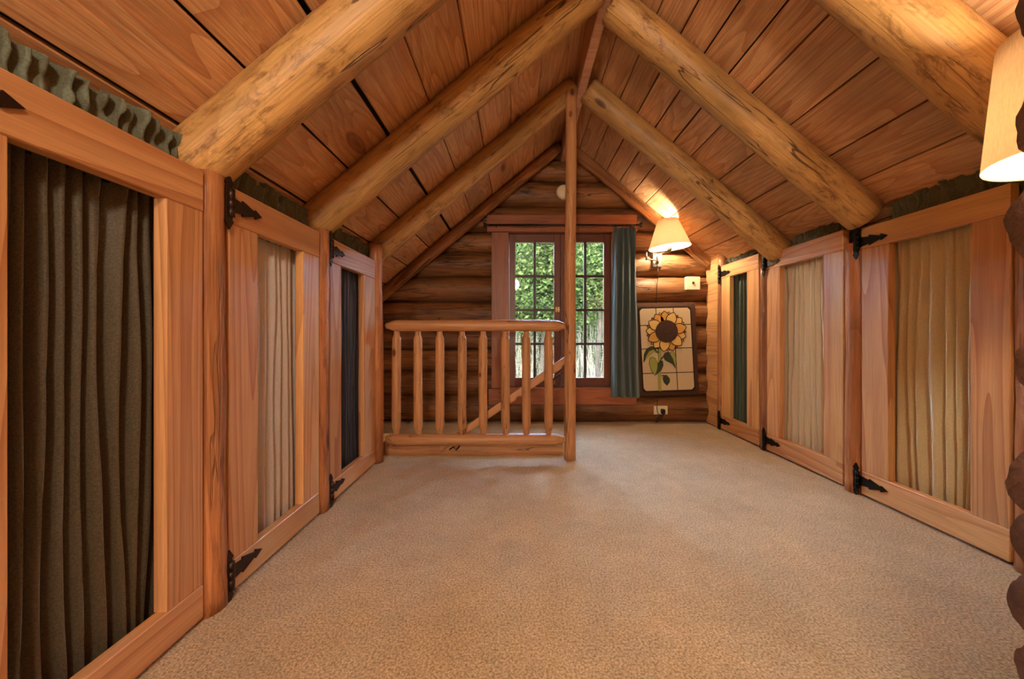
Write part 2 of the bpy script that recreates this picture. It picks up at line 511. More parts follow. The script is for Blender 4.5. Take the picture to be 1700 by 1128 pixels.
# ceiling: a dark underlay with every plank a child of it
bm = bmesh.new()
for (xa, za, xb, zb) in ((OXL - 0.1, zl(OXL - 0.1), RX, RZ), (RX, RZ, OXR + 0.1, zr(OXR + 0.1))):
    v = [bm.verts.new((x, y, z + dz)) for dz in (0.045, 0.09) for x, z in ((xa, za), (xb, zb)) for y in (YF - 0.2, YB + 0.25)]
    for q in ((0, 1, 3, 2), (4, 6, 7, 5), (0, 4, 5, 1), (2, 3, 7, 6), (0, 2, 6, 4), (1, 5, 7, 3)):
        bm.faces.new([v[i] for i in q])
ceil = struct(bm_obj('ceiling', bm, M['dark']), 'steep gabled ceiling of knotty pine planks', 'ceiling')
def plank(xa, xb, side, ga, gb):
    s = 1 if side == 'L' else -1
    L = YB + 0.08 - YF
    wd = (abs(xb - xa)) / math.cos(TH)
    # underside at local z = 0; local X along the room, local Y across, edges slightly wavy
    n = 26; y0, y1 = ga, wd - gb
    vs, fs = [], []
    sd = random.random() * 50
    for i in range(n + 1):
        x = i / n * L
        e0 = 0.0016 * noise.noise(Vector((x * 3, sd, 1))); e1 = 0.0016 * noise.noise(Vector((x * 3, sd, 7)))
        vs += [(x, y0 + e0, 0.003), (x, y0 + e0 + 0.003, 0.0), (x, y1 + e1 - 0.003, 0.0), (x, y1 + e1, 0.003), (x, y1 + e1, 0.022), (x, y0 + e0, 0.022)]
    for i in range(n):
        for k in range(6):
            a = i * 6 + k; b = i * 6 + (k + 1) % 6
            fs.append((a, a + 6, b + 6, b))
    fs += [tuple(range(6)), tuple(range(n * 6 + 5, n * 6 - 1, -1))]
    o = obj('plank', vs, fs, M['plank'], ceil)
    # left slope: local Y runs up-slope (+X,+Z)
    xv = Vector((0, 1, 0))
    if side == 'L':
        yv = Vector((math.cos(TH), 0, math.sin(TH))); org = Vector((xa, YF, zl(xa)))
    else:
        yv = Vector((math.cos(TH), 0, -math.sin(TH))); org = Vector((xa, YF, zr(xa)))
    zv = Vector((-yv.z, 0, yv.x)) if side == 'L' else Vector((-yv.z, 0, yv.x))
    # keep handedness: x cross y must equal z or flip x
    if xv.cross(yv).dot(zv) < 0:
        xv = -xv; org.y = YB + 0.08
    m = Matrix((xv, yv, zv)).transposed().to_4x4(); m.translation = org + zv * random.uniform(0.0, 0.004)
    o.matrix_basis = m
LX = [-1.60, -1.36, -1.16, -0.968, -0.777, -0.592, -0.406, -0.22, -0.04, 0.134, 0.30, 0.41]
RXs = [0.41, 0.541, 0.664, 0.779, 0.893, 1.01, 1.122, 1.306, 1.488, 1.63, 1.82, 2.05, 2.35]
LG = [.004, .004, .006, .005, .004, .009, .003, .003, .003, .003, .002, .002]
for i in range(len(LX) - 1): plank(LX[i], LX[i + 1], 'L', LG[i], LG[i + 1])
for i in range(len(RXs) - 1): plank(RXs[i], RXs[i + 1], 'R', 0.003, random.choice((.002, .003, .004)))

# outer walls behind the cupboards and behind the camera
struct(box('wall_left', OXL - 0.06, OXL, YF, YB + 0.2, -0.12, zl(OXL) + 0.02, M['storage']), 'plain boards behind the left cupboards', 'wall')
struct(box('wall_right', OXR, OXR + 0.06, YF, YB + 0.2, -0.12, zr(OXR) + 0.02, M['storage']), 'plain boards behind the right cupboards', 'wall')

# back wall: every log its own piece
wb = struct(empty('wall_back', (0, YB, 0)), 'gable wall of stacked round brown logs', 'wall')
seam = [222, 262, 298, 341, 382, 417, 459, 501, 541, 580, 617, 658, 703, 748, 792, 836, 880, 924, 968, 1012, 1056]
def wlog(xa, xb, z, r, sd):
    log_obj('log', (xa, 0.098 + 0.0 * sd, z), (xb, 0.098, z), lambda t: r * (1.0 + 0.03 * math.sin(t * 5 + sd)), M['wall_log'], wb, seg=22, n=max(6, int((xb - xa) / 0.09)), rough=0.05, seed=sd, fx=1.4, bend=0.012)
for i in range(len(seam) - 1):
    z1 = H + (555 - seam[i]) / 184.85; z0 = H + (555 - seam[i + 1]) / 184.85
    zc = (z0 + z1) / 2; r = (z1 - z0) / 2 * 1.03
    xa = max(OXL, RX - (RZ - z0 + 0.06) / KS); xb = min(OXR, RX + (RZ - z0 + 0.06) / KS)
    if zc < -0.05: xb = min(xb, OXR)
    sd = random.uniform(0, 40)
    if 0.24 < zc < 1.72:
        wlog(xa, -0.10, zc, r, sd); wlog(0.85, xb, zc, r, sd + 3)
    else:
        wlog(xa, xb, zc, r, sd)
# chinking strip behind the logs, so that no daylight leaks through the joints
bmw = bmesh.new()
for (a, b, c, d) in ((OXL, -0.085, -2.0, 1.70), (0.835, OXR, -2.0, 1.70), (-0.085, 0.835, -2.0, 0.32)):
    box_bm(a, b, 0.10, 0.16, c, d, bm=bmw)
pv = [(OXL, 1.70), (OXR, 1.70), (OXR, 1.72), (RX, RZ + 0.4), (OXL, 1.72)]
vv = [bmw.verts.new((x, y, z)) for y in (0.10, 0.16) for x, z in ((-0.40 + 0 * OXL, 1.70), (1.5, 1.70), (RX + 0.05, RZ + 0.05), (RX - 0.05, RZ + 0.05))]
for q in ((0, 1, 2, 3), (7, 6, 5, 4), (0, 4, 5, 1), (1, 5, 6, 2), (2, 6, 7, 3), (3, 7, 4, 0)): bmw.faces.new([vv[i] for i in q])
bm_obj('chinking', bmw, M['dark'], wb)

# wall behind the camera
struct(box('wall_front', OXL, OXR, YF - 0.1, YF, -0.12, RZ + 0.1, M['wall_log']), 'plain gable wall at the other end of the loft', 'wall')

# partition stub: cut log ends beside the camera
wn = struct(empty('wall_partition', (0, 0.46, 0)), 'stack of dark cut log ends at the right edge', 'wall')
for z, r, px in ((1.66, .10, 850), (1.47, .10, 840), (1.28, .10, 832), (1.11, .085, 829), (.955, .075, 812), (.845, .04, 850), (.757, .048, 826), (.675, .04, 850), (.600, .055, 812), (.528, .045, 818), (.440, .050, 814), (.35, .045, 826), (.25, .06, 820), (.14, .06, 818), (.05, .06, 818)):
    log_obj('log', (px / FPX * (0.46 + r * 0.97), 0.0, z), (2.2 if z < 1.1 else 1.5, 0.0, z), r, M['dark_log'], wn, seg=44, n=24, rough=0.09, seed=z * 7, fx=3)
struct(wn)

# window_1: jambs, casing, two sashes with muntins and panes
w1 = struct(empty('window_1', (0, YB, 0)), 'brown twin sash casement window with small panes looking onto trees', 'window')
def wboard(name, x0, x1, z0, z1, y0, y1, mat, par=w1, bev=0.003, vert=None):
    L, wd = ((z1 - z0), (x1 - x0)) if (vert if vert is not None else (z1 - z0) > (x1 - x0)) else ((x1 - x0), (z1 - z0))
    v = (vert if vert is not None else (z1 - z0) > (x1 - x0))
    o = bm_obj(name, box_bm(-L / 2, L / 2, -wd / 2, wd / 2, -(y1 - y0) / 2, (y1 - y0) / 2, bev), mat, par)
    frame(o, ((x0 + x1) / 2, (y0 + y1) / 2, (z0 + z1) / 2), (0, 0, 1) if v else (1, 0, 0), (0, -1, 0))
    return o
WX0, WX1, WZ0, WZ1 = -0.081, 0.833, 0.324, 1.704
wboard('casing', -0.236, WX0 - 0.002, WZ0 - 0.006, WZ1, -0.045, 0.06, M['casing'])
wboard('casing', WX1 + 0.002, 0.99, WZ0 - 0.006, WZ1, -0.045, 0.06, M['casing'])
wboard('head_casing', -0.275, 1.055, WZ1 + 0.002, WZ1 + 0.062, -0.052, 0.10, M['casing'])
wboard('head_casing', -0.275, 1.055, WZ1 + 0.066, WZ1 + 0.155, -0.045, 0.10, M['casing'])
wboard('apron', -0.262, 1.05, WZ0 - 0.150, WZ0 - 0.010, -0.045, 0.10, M['casing'])
wboard('stool', -0.09, 0.86, WZ0 - 0.020, WZ0, -0.048, 0.26, M['casing'])
wboard('jamb', WX0 - 0.03, WX0, WZ0, WZ1, 0.0, 0.26, M['sash'])
wboard('jamb', WX1, WX1 + 0.03, WZ0, WZ1, 0.0, 0.26, M['sash'])
wboard('jamb', WX0, WX1, WZ1, WZ1 + 0.03, 0.0, 0.26, M['sash'])
MID = 0.3815
for (xa, xb, key) in ((WX0 + 0.002, MID - 0.001, 'a'), (MID + 0.001, WX1 - 0.002, 'b')):
    s = empty('sash'); s.parent = w1
    y0, y1 = 0.012, 0.056
    st, tr, br = 0.056, 0.074, 0.081
    wboard('stile', xa, xa + st, WZ0 + .002, WZ1 - .002, y0, y1, M['sash'], s)
    wboard('stile', xb - st, xb, WZ0 + .002, WZ1 - .002, y0, y1, M['sash'], s)
    wboard('top_rail', xa + st, xb - st, WZ1 - tr, WZ1 - .002, y0, y1, M['sash'], s)
    wboard('bottom_rail', xa + st, xb - st, WZ0 + .002, WZ0 + br, y0, y1, M['sash'], s)
    gx0, gx1, gz0, gz1 = xa + st, xb - st, WZ0 + br, WZ1 - tr
    gm = (gx0 + gx1) / 2
    wboard('muntin', gm - 0.012, gm + 0.012, gz0, gz1, y0 + .006, y1 - .006, M['muntin'], s)
    for k in (1, 2, 3):
        zz = gz0 + (gz1 - gz0) * k / 4
        wboard('muntin', gx0, gx1, zz - 0.011, zz + 0.011, y0 + .007, y1 - .007, M['muntin'], s, vert=False)
    for i in range(2):
        for k in range(4):
            px0 = gx0 if i == 0 else gm + .009; px1 = gm - .009 if i == 0 else gx1
            wboard('pane', px0 - .003, px1 + .003, gz0 + (gz1 - gz0) * k / 4 + .005, gz0 + (gz1 - gz0) * (k + 1) / 4 - .005, 0.032, 0.036, M['glass'], s, 0)
# brass catch where the sashes meet and a small stay at the sill
la = empty('latch'); la.parent = w1
wboard('latch_plate', 0.338, 0.352, 1.00, 1.045, 0.006, 0.012, M['brass'], la, .001)
wboard('latch_plate', 0.358, 0.374, 1.00, 1.045, 0.006, 0.012, M['brass'], la, .001)
wboard('latch_lever', 0.344, 0.380, 1.018, 1.027, -0.004, 0.006, M['brass'], la, .001)
st_ = wboard('stay_catch', 0.320, 0.334, 0.345, 0.385, 0.0, 0.012, M['brass'])

# corner board beside the far right cupboard
pts = []
for k in range(25):
    z = 0.01 + k * 0.0625
    pts.append((0.0 + 0.012 * math.sin(z * 2 * PI / 0.216 + 0.9) - 0.02, z))
poly = [(0.20, 0.01)] + [(0.20, pts[-1][1])] + pts[::-1]
tb = prism('trim_1', poly, -0.012, 0.012, M['door'])
# local X -> -Y (towards camera), thickness along X
tb.matrix_basis = Matrix.Translation((XR + 0.014, YB + 0.0, 0)) @ Matrix.Rotation(-PI / 2, 4, 'Z')
struct(tb, 'upright pine board scribed against the log wall in the corner', 'trim')

# ------------------------------------------------------------------ roof timbers
rb = tag(box('ridge_beam', 0.384, 0.435, YF + 0.01, YB + 0.02, 2.353, 2.548, M['ridge'], None, 0.004), 'sawn ridge board running along the peak of the ceiling', 'beam')
rb.matrix_basis = Matrix.Identity(4)
def rafter(side, Y, r, xe, label, sd, top=None):
    d = r * 0.93 / math.cos(TH)
    if side == 'L':
        p0 = Vector((xe, Y, zl(xe) - d)); p1 = Vector((0.383 - r * 0.35, Y, zl(0.383 - r * 0.35) - d))
    else:
        p0 = Vector((xe, Y, zr(xe) - d)); p1 = Vector((0.436 + r * 0.35, Y, zr(0.436 + r * 0.35) - d))
    o = log_obj('log_rafter', p0, p1, lambda t: r * (1.02 - 0.05 * t), M['rafter'], None, seg=26, n=36, rough=0.035, seed=sd, fx=2.0, bend=0.006)
    tag(o, label, 'rafter', 'peeled log rafters under the ceiling')
    return o
rafter('L', 1.088, 0.085, -0.985, 'peeled log rafter on the post between the olive and taupe curtained doors', 1.3)
rafter('L', 1.712, 0.078, -0.975, 'peeled log rafter on the post between the taupe and navy curtained doors', 4.1)
rafter('L', 2.430, 0.071, -0.985, 'peeled log rafter above the left end of the stair railing', 7.7)
rafter('R', 1.140, 0.092, 1.79, 'pale lamplit log rafter beside the large drum lamp shade', 2.9)
rafter('R', 1.798, 0.082, 1.695, 'golden log rafter on the post left of the tan curtained door', 5.2)
rafter('R', 2.425, 0.080, 1.745, 'brown log rafter on the post left of the beige curtained door', 9.4)
# poles where ceiling and log wall meet
def gable(side, r, label, name):
    d = (r + 0.004) / math.cos(TH)
    if side == 'L':
        o = log_obj(name, (-1.40, 3.225, zl(-1.40) - d), (0.36, 3.225, zl(0.36) - d), r, M['wall_log'], None, seg=18, n=24, rough=0.08, seed=3.3)
    else:
        o = prism(name, [(0, 0)] + [(x / 20 * 1.66, -0.088 - 0.012 * noise.noise(Vector((x * 0.5, 2.2, 0)))) for x in range(0, 21)] + [(1.66, 0)], -0.016, 0.016, M['wall_log'])
        frame(o, (0.447, 3.250, zr(0.447) - 0.003), (math.cos(TH), 0, -math.sin(TH)))
    return tag(o, label, 'trim')
gable('L', 0.048, 'slim dark pole following the ceiling edge on the log gable left of the ridge', 'gable_pole')
gable('R', 0.05, 'narrow wavy edged board following the ceiling above the wall lamp', 'gable_board')

# posts between the cupboard doors
def post(x, y, r, top, label, sd):
    o = log_obj('log_post', (x, y, 0.0), (x, y, top), lambda t: r * (1.06 - 0.1 * t), M['post'], None, seg=20, n=26, rough=0.07, seed=sd, bend=0.008, fx=4)
    return tag(o, label, 'post', 'peeled posts between the cupboard doors')
post(XL - 0.030, 1.066, 0.044, zl(XL) - 0.212, 'reddish log post between the olive and taupe curtained doors', 1)
post(XL - 0.030, 1.664, 0.044, zl(XL) - 0.205, 'reddish log post between the taupe and navy curtained doors', 2)
post(XL - 0.012, 2.300, 0.040, zl(XL) - 0.12, 'slim peeled post at the left end of the stair railing', 3)
post(XR + 0.030, 3.105, 0.036, 1.46, 'slim peeled post in the corner beside the green curtained door', 4)
post(XR + 0.030, 2.548, 0.040, zr(XR) - 0.215, 'reddish log post between the green and beige curtained doors', 5)
post(XR + 0.030, 1.868, 0.046, zr(XR) - 0.215, 'reddish log post between the beige and tan curtained doors', 6)
post(XR + 0.030, 1.216, 0.046, zr(XR) - 0.235, 'log post beyond the tan curtained door, behind the dark log ends', 7)

# ------------------------------------------------------------------ cupboard doors
def hinge(par, x, z, mat, sx=1):
    h = empty('hinge'); h.parent = par; h.location = (x, -0.001, z)
    half = [(0.008, .024), (.052, .017), (.055, .025), (.108, .008), (.112, .015), (.142, .0)]
    poly = [(sx * a, b) for a, b in half] + [(sx * a, -b) for a, b in half[-2::-1]]
    prism('strap', poly, -0.005, 0.0, mat, h)
    bl = lathe('barrel', [(0, -.042), (.0095, -.042), (.0095, -.014), (.008, -.0135), (.008, -.0125), (.0095, -.012), (.0095, .012), (.008, .0125), (.008, .0135), (.0095, .014), (.0095, .042), (0, .042)], mat, h, 14)
    bl.location = (0, -0.010, 0)
    half = [(.012, .0), (.013, .035), (.010, .052), (.016, .056), (.0, .082)]
    lf = [(-0.008 * sx - .001 + (a if 1 else 0) * 1.0, b) for a, b in half] 
    c = -0.008 * sx
    poly = [(c + a, b) for a, b in half] + [(c - a, b) for a, b in half[-2::-1]] + [(c - a, -b) for a, b in half[1:]] + [(c + a, -b) for a, b in half[-2:0:-1]]
    prism('leaf', poly, -0.012, -0.006, mat, h)
    for sxx in (.026, .066, .122):
        sc = lathe('screw', [(.0, -.0025), (.003, -.002), (.0045, 0)], M['iron'], h, 10, axis='Y'); sc.rotation_euler = (0, 0, 0); sc.location = (sx * sxx, -0.0052, 0)

def cupboard(side, y0, y1, o0, o1, top, cmat, label, seed, hmat, npl, amp, bot=0.012, hz=None, creases=0.0, gather=0.5):
    """y0..y1 door along the wall, o0..o1 its opening; local X runs along the wall, local -Y faces the room"""
    W = y1 - y0
    if side == 'L':
        e = empty('cupboard_door', (XL, (y0 + y1) / 2, bot), PI / 2)       # local X -> +Y, local -Y -> +X
        a, b = o0 - (y0 + y1) / 2, o1 - (y0 + y1) / 2
    else:
        e = empty('cupboard_door', (XR, (y0 + y1) / 2, bot), -PI / 2)      # local X -> -Y, local -Y -> -X
        a, b = (y0 + y1) / 2 - o1, (y0 + y1) / 2 - o0
    Hh = top - bot; th = 0.034
    def bd(name, x0, x1, z0, z1, vert):
        L, wd = (z1 - z0, x1 - x0) if vert else (x1 - x0, z1 - z0)
        o = bm_obj(name, box_bm(-L / 2, L / 2, -wd / 2, wd / 2, -th / 2, th / 2, 0.0025), M['door'], e)
        frame(o, ((x0 + x1) / 2, th / 2 + (0.0015 if vert else 0), (z0 + z1) / 2), (0, 0, 1) if vert else (1, 0, 0), (0, -1, 0))
    tr, br = 0.112, 0.092
    if side == 'R': tr, br = 0.105, 0.112
    bd('top_rail', -W / 2, W / 2, Hh - tr, Hh, False)
    bd('bottom_rail', -W / 2, W / 2, 0, br, False)
    bd('stile', -W / 2, a, br, Hh - tr, True)
    bd('stile', b, W / 2, br, Hh - tr, True)
    cu = pleats('curtain_panel', (b - a) + 0.13, Hh - tr - br + 0.125, npl, amp, cmat, e, seed, gather, 0, 40, creases)
    cu.location = ((a + b) / 2, th + 0.004 + amp * 1.45, Hh - tr + 0.045)
    rd = tube('curtain_wire', [((a - .08), th + 0.004 + amp * 1.45, Hh - tr + 0.012), ((b + .08), th + 0.004 + amp * 1.45, Hh - tr + 0.012)], 0.003, M['iron'], e)
    hx = -W / 2 - 0.008
    tz, bz = hz or ((Hh - 0.055, 0.06) if side == 'L' else (Hh - 0.068, 0.065))
    hinge(e, hx, tz, hmat); hinge(e, hx, bz, hmat)
    tag(e, label, 'door', 'curtained cupboard doors along the loft')
    return e
cupboard('L', 0.515, 1.022, 0.632, 0.915, 1.252, M['c_olive'], 'pine cupboard door with dark olive curtain in its opening', 11, M['bronze'], 12, 0.026, gather=0.85)
cupboard('L', 1.114, 1.618, 1.237, 1.497, 1.250, M['c_taupe'], 'pine cupboard door with pale taupe curtain next to the navy one', 12, M['bronze'], 10, 0.018)
cupboard('L', 1.712, 2.252, 1.822, 2.092, 1.250, M['c_navy'], 'pine cupboard door with dark navy curtain beside the stair railing', 13, M['bronze'], 10, 0.018)
cupboard('R', 2.590, 3.066, 2.725, 2.946, 1.368, M['c_green'], 'pine cupboard door with dark green curtain beside the sunflower quilt', 14, M['iron'], 8, 0.020)
cupboard('R', 1.917, 2.505, 2.043, 2.382, 1.345, M['c_beige'], 'pine cupboard door with creased pale beige curtain', 15, M['iron'], 10, 0.020, creases=0.006, gather=0.8)
cupboard('R', 1.266, 1.816, 1.379, 1.684, 1.322, M['c_tan'], 'pine cupboard door with tan curtain beside the dark log ends', 16, M['iron'], 10, 0.021, creases=0.003)

# gathered cloth closing the gap above each door
def valance(side, y0, y1, z0, z1, label, seed):
    w = y1 - y0
    n = int(w / 0.030); nu = n * 9; nv = 12
    vs, fs = [], []
    for j in range(nv + 1):
        v = j / nv
        for i in range(nu + 1):
            u = i / nu; a = u * n + 0.6 * noise.noise(Vector((u * n * 0.5, v * 1.5, seed)))
            am = 0.019 * (0.6 + 0.8 * abs(noise.noise(Vector((u * n * 0.4, seed, 2)))))
            pinch = 0.55 + 0.75 * abs(v - 0.68) if v < 0.8 else 0.7 + 2.0 * (v - 0.68)
            y = (1.0 if side == 'L' else 0.75) * am * pinch * math.cos(2 * PI * a) + 0.018 * noise.noise(Vector((u * n * 0.7, v * 4, seed + 3)))
            z = z0 + (z1 - z0) * v + (0.030 * noise.noise(Vector((u * n * 0.55, seed, 6))) + 0.008 * math.cos(2 * PI * a)) * v
            vs.append(((u - 0.5) * w, y, z))
    for j in range(nv):
        for i in range(nu):
            k = j * (nu + 1) + i
            fs.append((k, k + 1, k + nu + 2, k + nu + 1))
    o = obj('valance', vs, fs, M['c_val'], None, True)
    x = XL - 0.064 if side == 'L' else XR + 0.056
    o.location = (x, (y0 + y1) / 2, 0); o.rotation_euler = (0, 0, PI / 2 if side == 'L' else -PI / 2)
    return tag(o, label, 'valance', 'gathered green valances above the cupboard doors')
valance('L', 0.50, 1.02, 1.20, 1.352, 'gathered dark green ruffle above the olive curtained door', 1)
valance('L', 1.12, 1.63, 1.20, 1.352, 'gathered dark green ruffle above the taupe curtained door', 2)
valance('L', 1.72, 2.34, 1.20, 1.352, 'gathered dark green ruffle above the navy curtained door', 3)
valance('R', 2.50, 3.12, 1.31, 1.425, 'gathered dark green ruffle above the green curtained door', 4)
valance('R', 1.89, 2.34, 1.30, 1.418, 'gathered dark green ruffle above the beige curtained door', 5)
valance('R', 1.22, 1.72, 1.285, 1.425, 'gathered dark green ruffle above the tan curtained door', 6)

# ------------------------------------------------------------------ stair railing
NX, NY = 0.331, 2.345
np_ = log_obj('newel_post', (NX, NY, 0), (NX + 0.008, NY, 2.345), lambda t: 0.037 - 0.003 * t, M['rail'], None, seg=20, n=40, rough=0.03, seed=6.1, bend=0.006)
tag(np_, 'tall peeled post rising from the carpet to the ridge board', 'post')
RYr = 2.335
sr = empty('stair_railing', (-0.27, RYr, 0)); tag(sr, 'peeled pole railing with eight balusters in front of the stairwell', 'railing')
x0, x1 = XL + 0.036, NX - 0.030
def railpole(name, z, r, sd, tap):
    L = x1 - x0
    def rf(t):
        d = min(t, 1 - t) * L
        return r * (0.52 + 0.48 * min(1, max(0, (d - 0.012) / tap)) ** 0.8)
    v, f = log_geo(L, rf, 20, 70, 0.035, 0.006, sd)
    o = obj(name, v, f, M['rail'], sr, True); frame(o, (x0 + 0.27, 0, z), (1, 0, 0)); return o
railpole('top_rail', 0.853, 0.036, 1.7, 0.045)
railpole('bottom_rail', 0.128, 0.038, 2.6, 0.05)
for i, px in enumerate((658.5, 694.5, 730, 767, 802.5, 839, 873.7, 910)):
    bx = (px - 860) * RYr / FPX
    L = 0.655
    def rf(t, i=i):
        d = min(t, 1 - t) * L
        return 0.0175 if d < 0.022 else (0.0175 + (0.0275 - 0.0175) * min(1, (d - 0.022) / 0.026))
    v, f = log_geo(L, rf, 16, 56, 0.04, 0.005, i * 1.9 + 0.3)
    o = obj('baluster', v, f, M['rail'], sr, True); frame(o, (bx + 0.27, 0, 0.165), (0, 0, 1), (0, -1, 0))
    o.location.z = 0.163
# curb log at the edge of the stairwell
cb = log_obj('stair_curb', (XL - 0.02, 2.47, 0.034), (NX - 0.03, 2.47, 0.034), 0.05, M['rail'], None, seg=20, n=30, rough=0.05, seed=8.8)
tag(cb, 'low wooden curb lying on the carpet behind the stair railing', 'curb')
# sloping stair handrail behind the balusters
hr = empty('stair_handrail', (-0.4, 2.393, 0)); tag(hr, 'sloping wooden handrail running down behind the balusters', 'handrail')
A = at(727, 747, 2.393); B = at(948, 593, 2.393)
d = B - A
bm = box_bm(0, d.length, -0.026, 0.026, -0.010, 0.010, 0.005)
for v in bm.verts:
    if v.co.x < 0.02: v.co.y = v.co.y * 0.8; v.co.x += 0.03 * (0.5 + v.co.y / 0.05)
ho = bm_obj('rail_pole', bm, M['rail'], hr)
frame(ho, A - Vector((-0.4, 2.393, 0)), d, (0, -1, 0))
br_ = empty('bracket'); br_.parent = hr
P = [at(746, 747, 2.385), at(753, 742, 2.385), at(757, 748, 2.385), at(765, 738, 2.395)]
tube('bracket_bar', [p - hr.location for p in P], 0.0045, M['iron'], br_)
P = [at(920, 628, 2.44), at(934, 618, 2.44)]
tube('bracket_bar', [p - hr.location for p in P], 0.003, M['iron'], br_)

# ------------------------------------------------------------------ curtain rod and curtain
cr = empty('curtain_rod', (0.37, 3.21, 1.755)); tag(cr, 'dark iron curtain rod with turned ends above the window', 'curtain rod')
tube('rod', [(-0.62, 0, 0), (0.66, 0, 0)], 0.0075, M['bronze'], cr, 12)
for s, x in ((-1, -0.62), (1, 0.66)):
    f = lathe('finial', [(0, 0), (.008, 0), (.011, .008), (.008, .018), (.012, .03), (.024, .045), (.024, .05), (0, .052)], M['bronze'], cr, 16)
    f.rotation_euler = (0, s * PI / 2, 0); f.location = (x, 0, 0)
for x in (-0.56, 0.62):
    tube('bracket', [(x, 0.0, -0.012), (x, 0.010, -0.012), (x, 0.044, -0.008)], 0.005, M['bronze'], cr)
for xa, xb in ((-0.42, -0.26), (-0.245, -0.10), (0.09, 0.17), (0.19, 0.31)):
    tube('inner_rod', [(xa, 0.012, -0.014), (xb, 0.012, -0.014)], 0.0035, M['steel'], cr, 8)
wc = empty('window_curtain', (0.93, 3.21, 1.73)); tag(wc, 'grey green curtain gathered at the right side of the window', 'curtain')
cp = pleats('curtain_panel', 0.195, 1.485, 4, 0.030, M['c_win'], wc, 21, 0.8, 0.32, 40, 0.002, per=14)
for v in cp.data.vertices:
    t = -v.co.z / 1.485
    v.co.x += 0.014 * t * t + 0.03 * max(0, v.co.x) * 0
for i in range(6):
    rg = lathe('curtain_ring', [(.011, -.0012), (.0125, -.0012), (.0125, .0012), (.011, .0012), (.011, -.0012)], M['bronze'], wc, 14)
    rg.rotation_euler = (0, PI / 2, 0.3 * (-1) ** i); rg.location = (-0.085 + i * 0.034, 0, 0.022)

# ------------------------------------------------------------------ wall lamps
def lamp_light(par, loc, watts, radius=0.03, col=WARM):
    l = bpy.data.lights.new('bulb_light', 'POINT'); l.energy = watts; l.color = col; l.shadow_soft_size = radius
    o = bpy.data.objects.new('bulb_light', l); o.location = loc; C.objects.link(o); o.parent = par
    return o
wl = empty('wall_lamp', (1.237, 3.277, 1.457)); tag(wl, 'swing arm wall lamp with cone shade above the sunflower quilt', 'lamp')
def wl_p(px, py, Y): return at(px, py, Y) - wl.location
o = box('wall_plate', -0.042, 0.042, -0.018, 0.004, -0.062, 0.062, M['steel'], wl, 0.004)
tube('pivot', [(0, -0.03, -0.035), (0, -0.03, 0.04)], 0.007, M['steel'], wl, 12)
J1 = Vector((-0.135, -0.12, 0.035)); J2 = Vector((0.045, -0.17, 0.050))
tube('arm', [(0, -0.03, -0.01), (-0.135, -0.12, -0.010)], 0.0055, M['steel'], wl, 10)
tube('elbow', [(-0.135, -0.12, -0.022), (-0.135, -0.12, 0.045)], 0.0075, M['steel'], wl, 12)
tube('arm', [J1, J2], 0.0055, M['steel'], wl, 10)
tube('arm', [J1 + Vector((0, 0, -0.015)), J2 + Vector((0, 0, -0.015))], 0.004, M['steel'], wl, 10)
sk = lathe('socket', [(0, 0), (.012, 0), (.018, .02), (.018, .06), (0, .062)], M['steel'], wl, 16); sk.location = J2 + Vector((0, 0, -0.01))
sw = tube('switch_key', [J2 + Vector((0.016, 0, 0.03)), J2 + Vector((0.045, -0.005, 0.026))], 0.004, M['steel'], wl, 8)
LC = J2 + Vector((0.0, 0, 0.025))
sh = lathe('shade', [(.166, 0), (.1675, -.001), (.168, 0), (.082, .232), (.080, .232), (.166, .002)], M['shade'], wl, 48)
sh.location = LC; sh.rotation_euler = (0, math.radians(-4.5), 0)
sp = tube('harp', [LC + Vector((-.03, 0, .02)), LC + Vector((-.045, 0, .11)), LC + Vector((-.03, 0, .215)), LC + Vector((-.015, 0, .230)), LC + Vector((.01, 0, .218)), LC + Vector((.045, 0, .11)), LC + Vector((.03, 0, .02))], 0.002, M['steel'], wl, 6)
fi = lathe('finial', [(0, 0), (.006, 0), (.004, .008), (.008, .016), (0, .024)], M['steel'], wl, 12); fi.location = LC + Vector((-0.016, 0, .228))
spd = tube('spider', [LC + Vector((-.095, 0, .222)), LC + Vector((-.016, 0, .228)), LC + Vector((.062, 0, .232))], 0.002, M['steel'], wl, 6)
bu = lathe('bulb', [(0, 0), (.012, .0), (.014, .02), (.028, .05), (.03, .07), (.02, .09), (0, .098)], M['bulb'], wl, 18); bu.location = LC + Vector((0, 0, .025))
lamp_light(wl, LC + Vector((0, 0, 0.085)), LAMP_W)
tube('cord', [(0.005, -0.012, -0.06), (0.006, -0.02, -0.12), (0.000, -0.006, -0.22), (-0.004, -0.012, -0.30), (-0.004, 0.006, -0.42), (-0.004, 0.02, -0.48)], 0.003, M['bronze'], wl, 6)

# the nearer lamp, on the far face of the log partition
LN = empty('wall_lamp', (1.31, 0.615, 1.187)); tag(LN, 'large linen drum shade lamp cut off by the right edge', 'lamp')
box('wall_plate', -0.042, 0.042, -0.03, 0.0, -0.062, 0.062, M['steel'], LN, 0.004)
tube('arm', [(0, 0, -0.02), (-0.07, 0.12, -0.02)], 0.0055, M['steel'], LN, 10)
tube('arm', [(-0.07, 0.12, -0.02), (-0.085, 0.16, 0.0)], 0.0055, M['steel'], LN, 10)
NC = Vector((-0.088, 0.165, 0.0))
sk = lathe('socket', [(0, 0), (.012, 0), (.018, .02), (.018, .06), (0, .062)], M['steel'], LN, 16); sk.location = NC + Vector((0, 0, -0.005))
sh = lathe('shade', [(.149, 0), (.1505, -.001), (.151, 0), (.129, .28), (.127, .28), (.149, .002)], M['shade'], LN, 56); sh.location = NC + Vector((0, 0, 0.0))
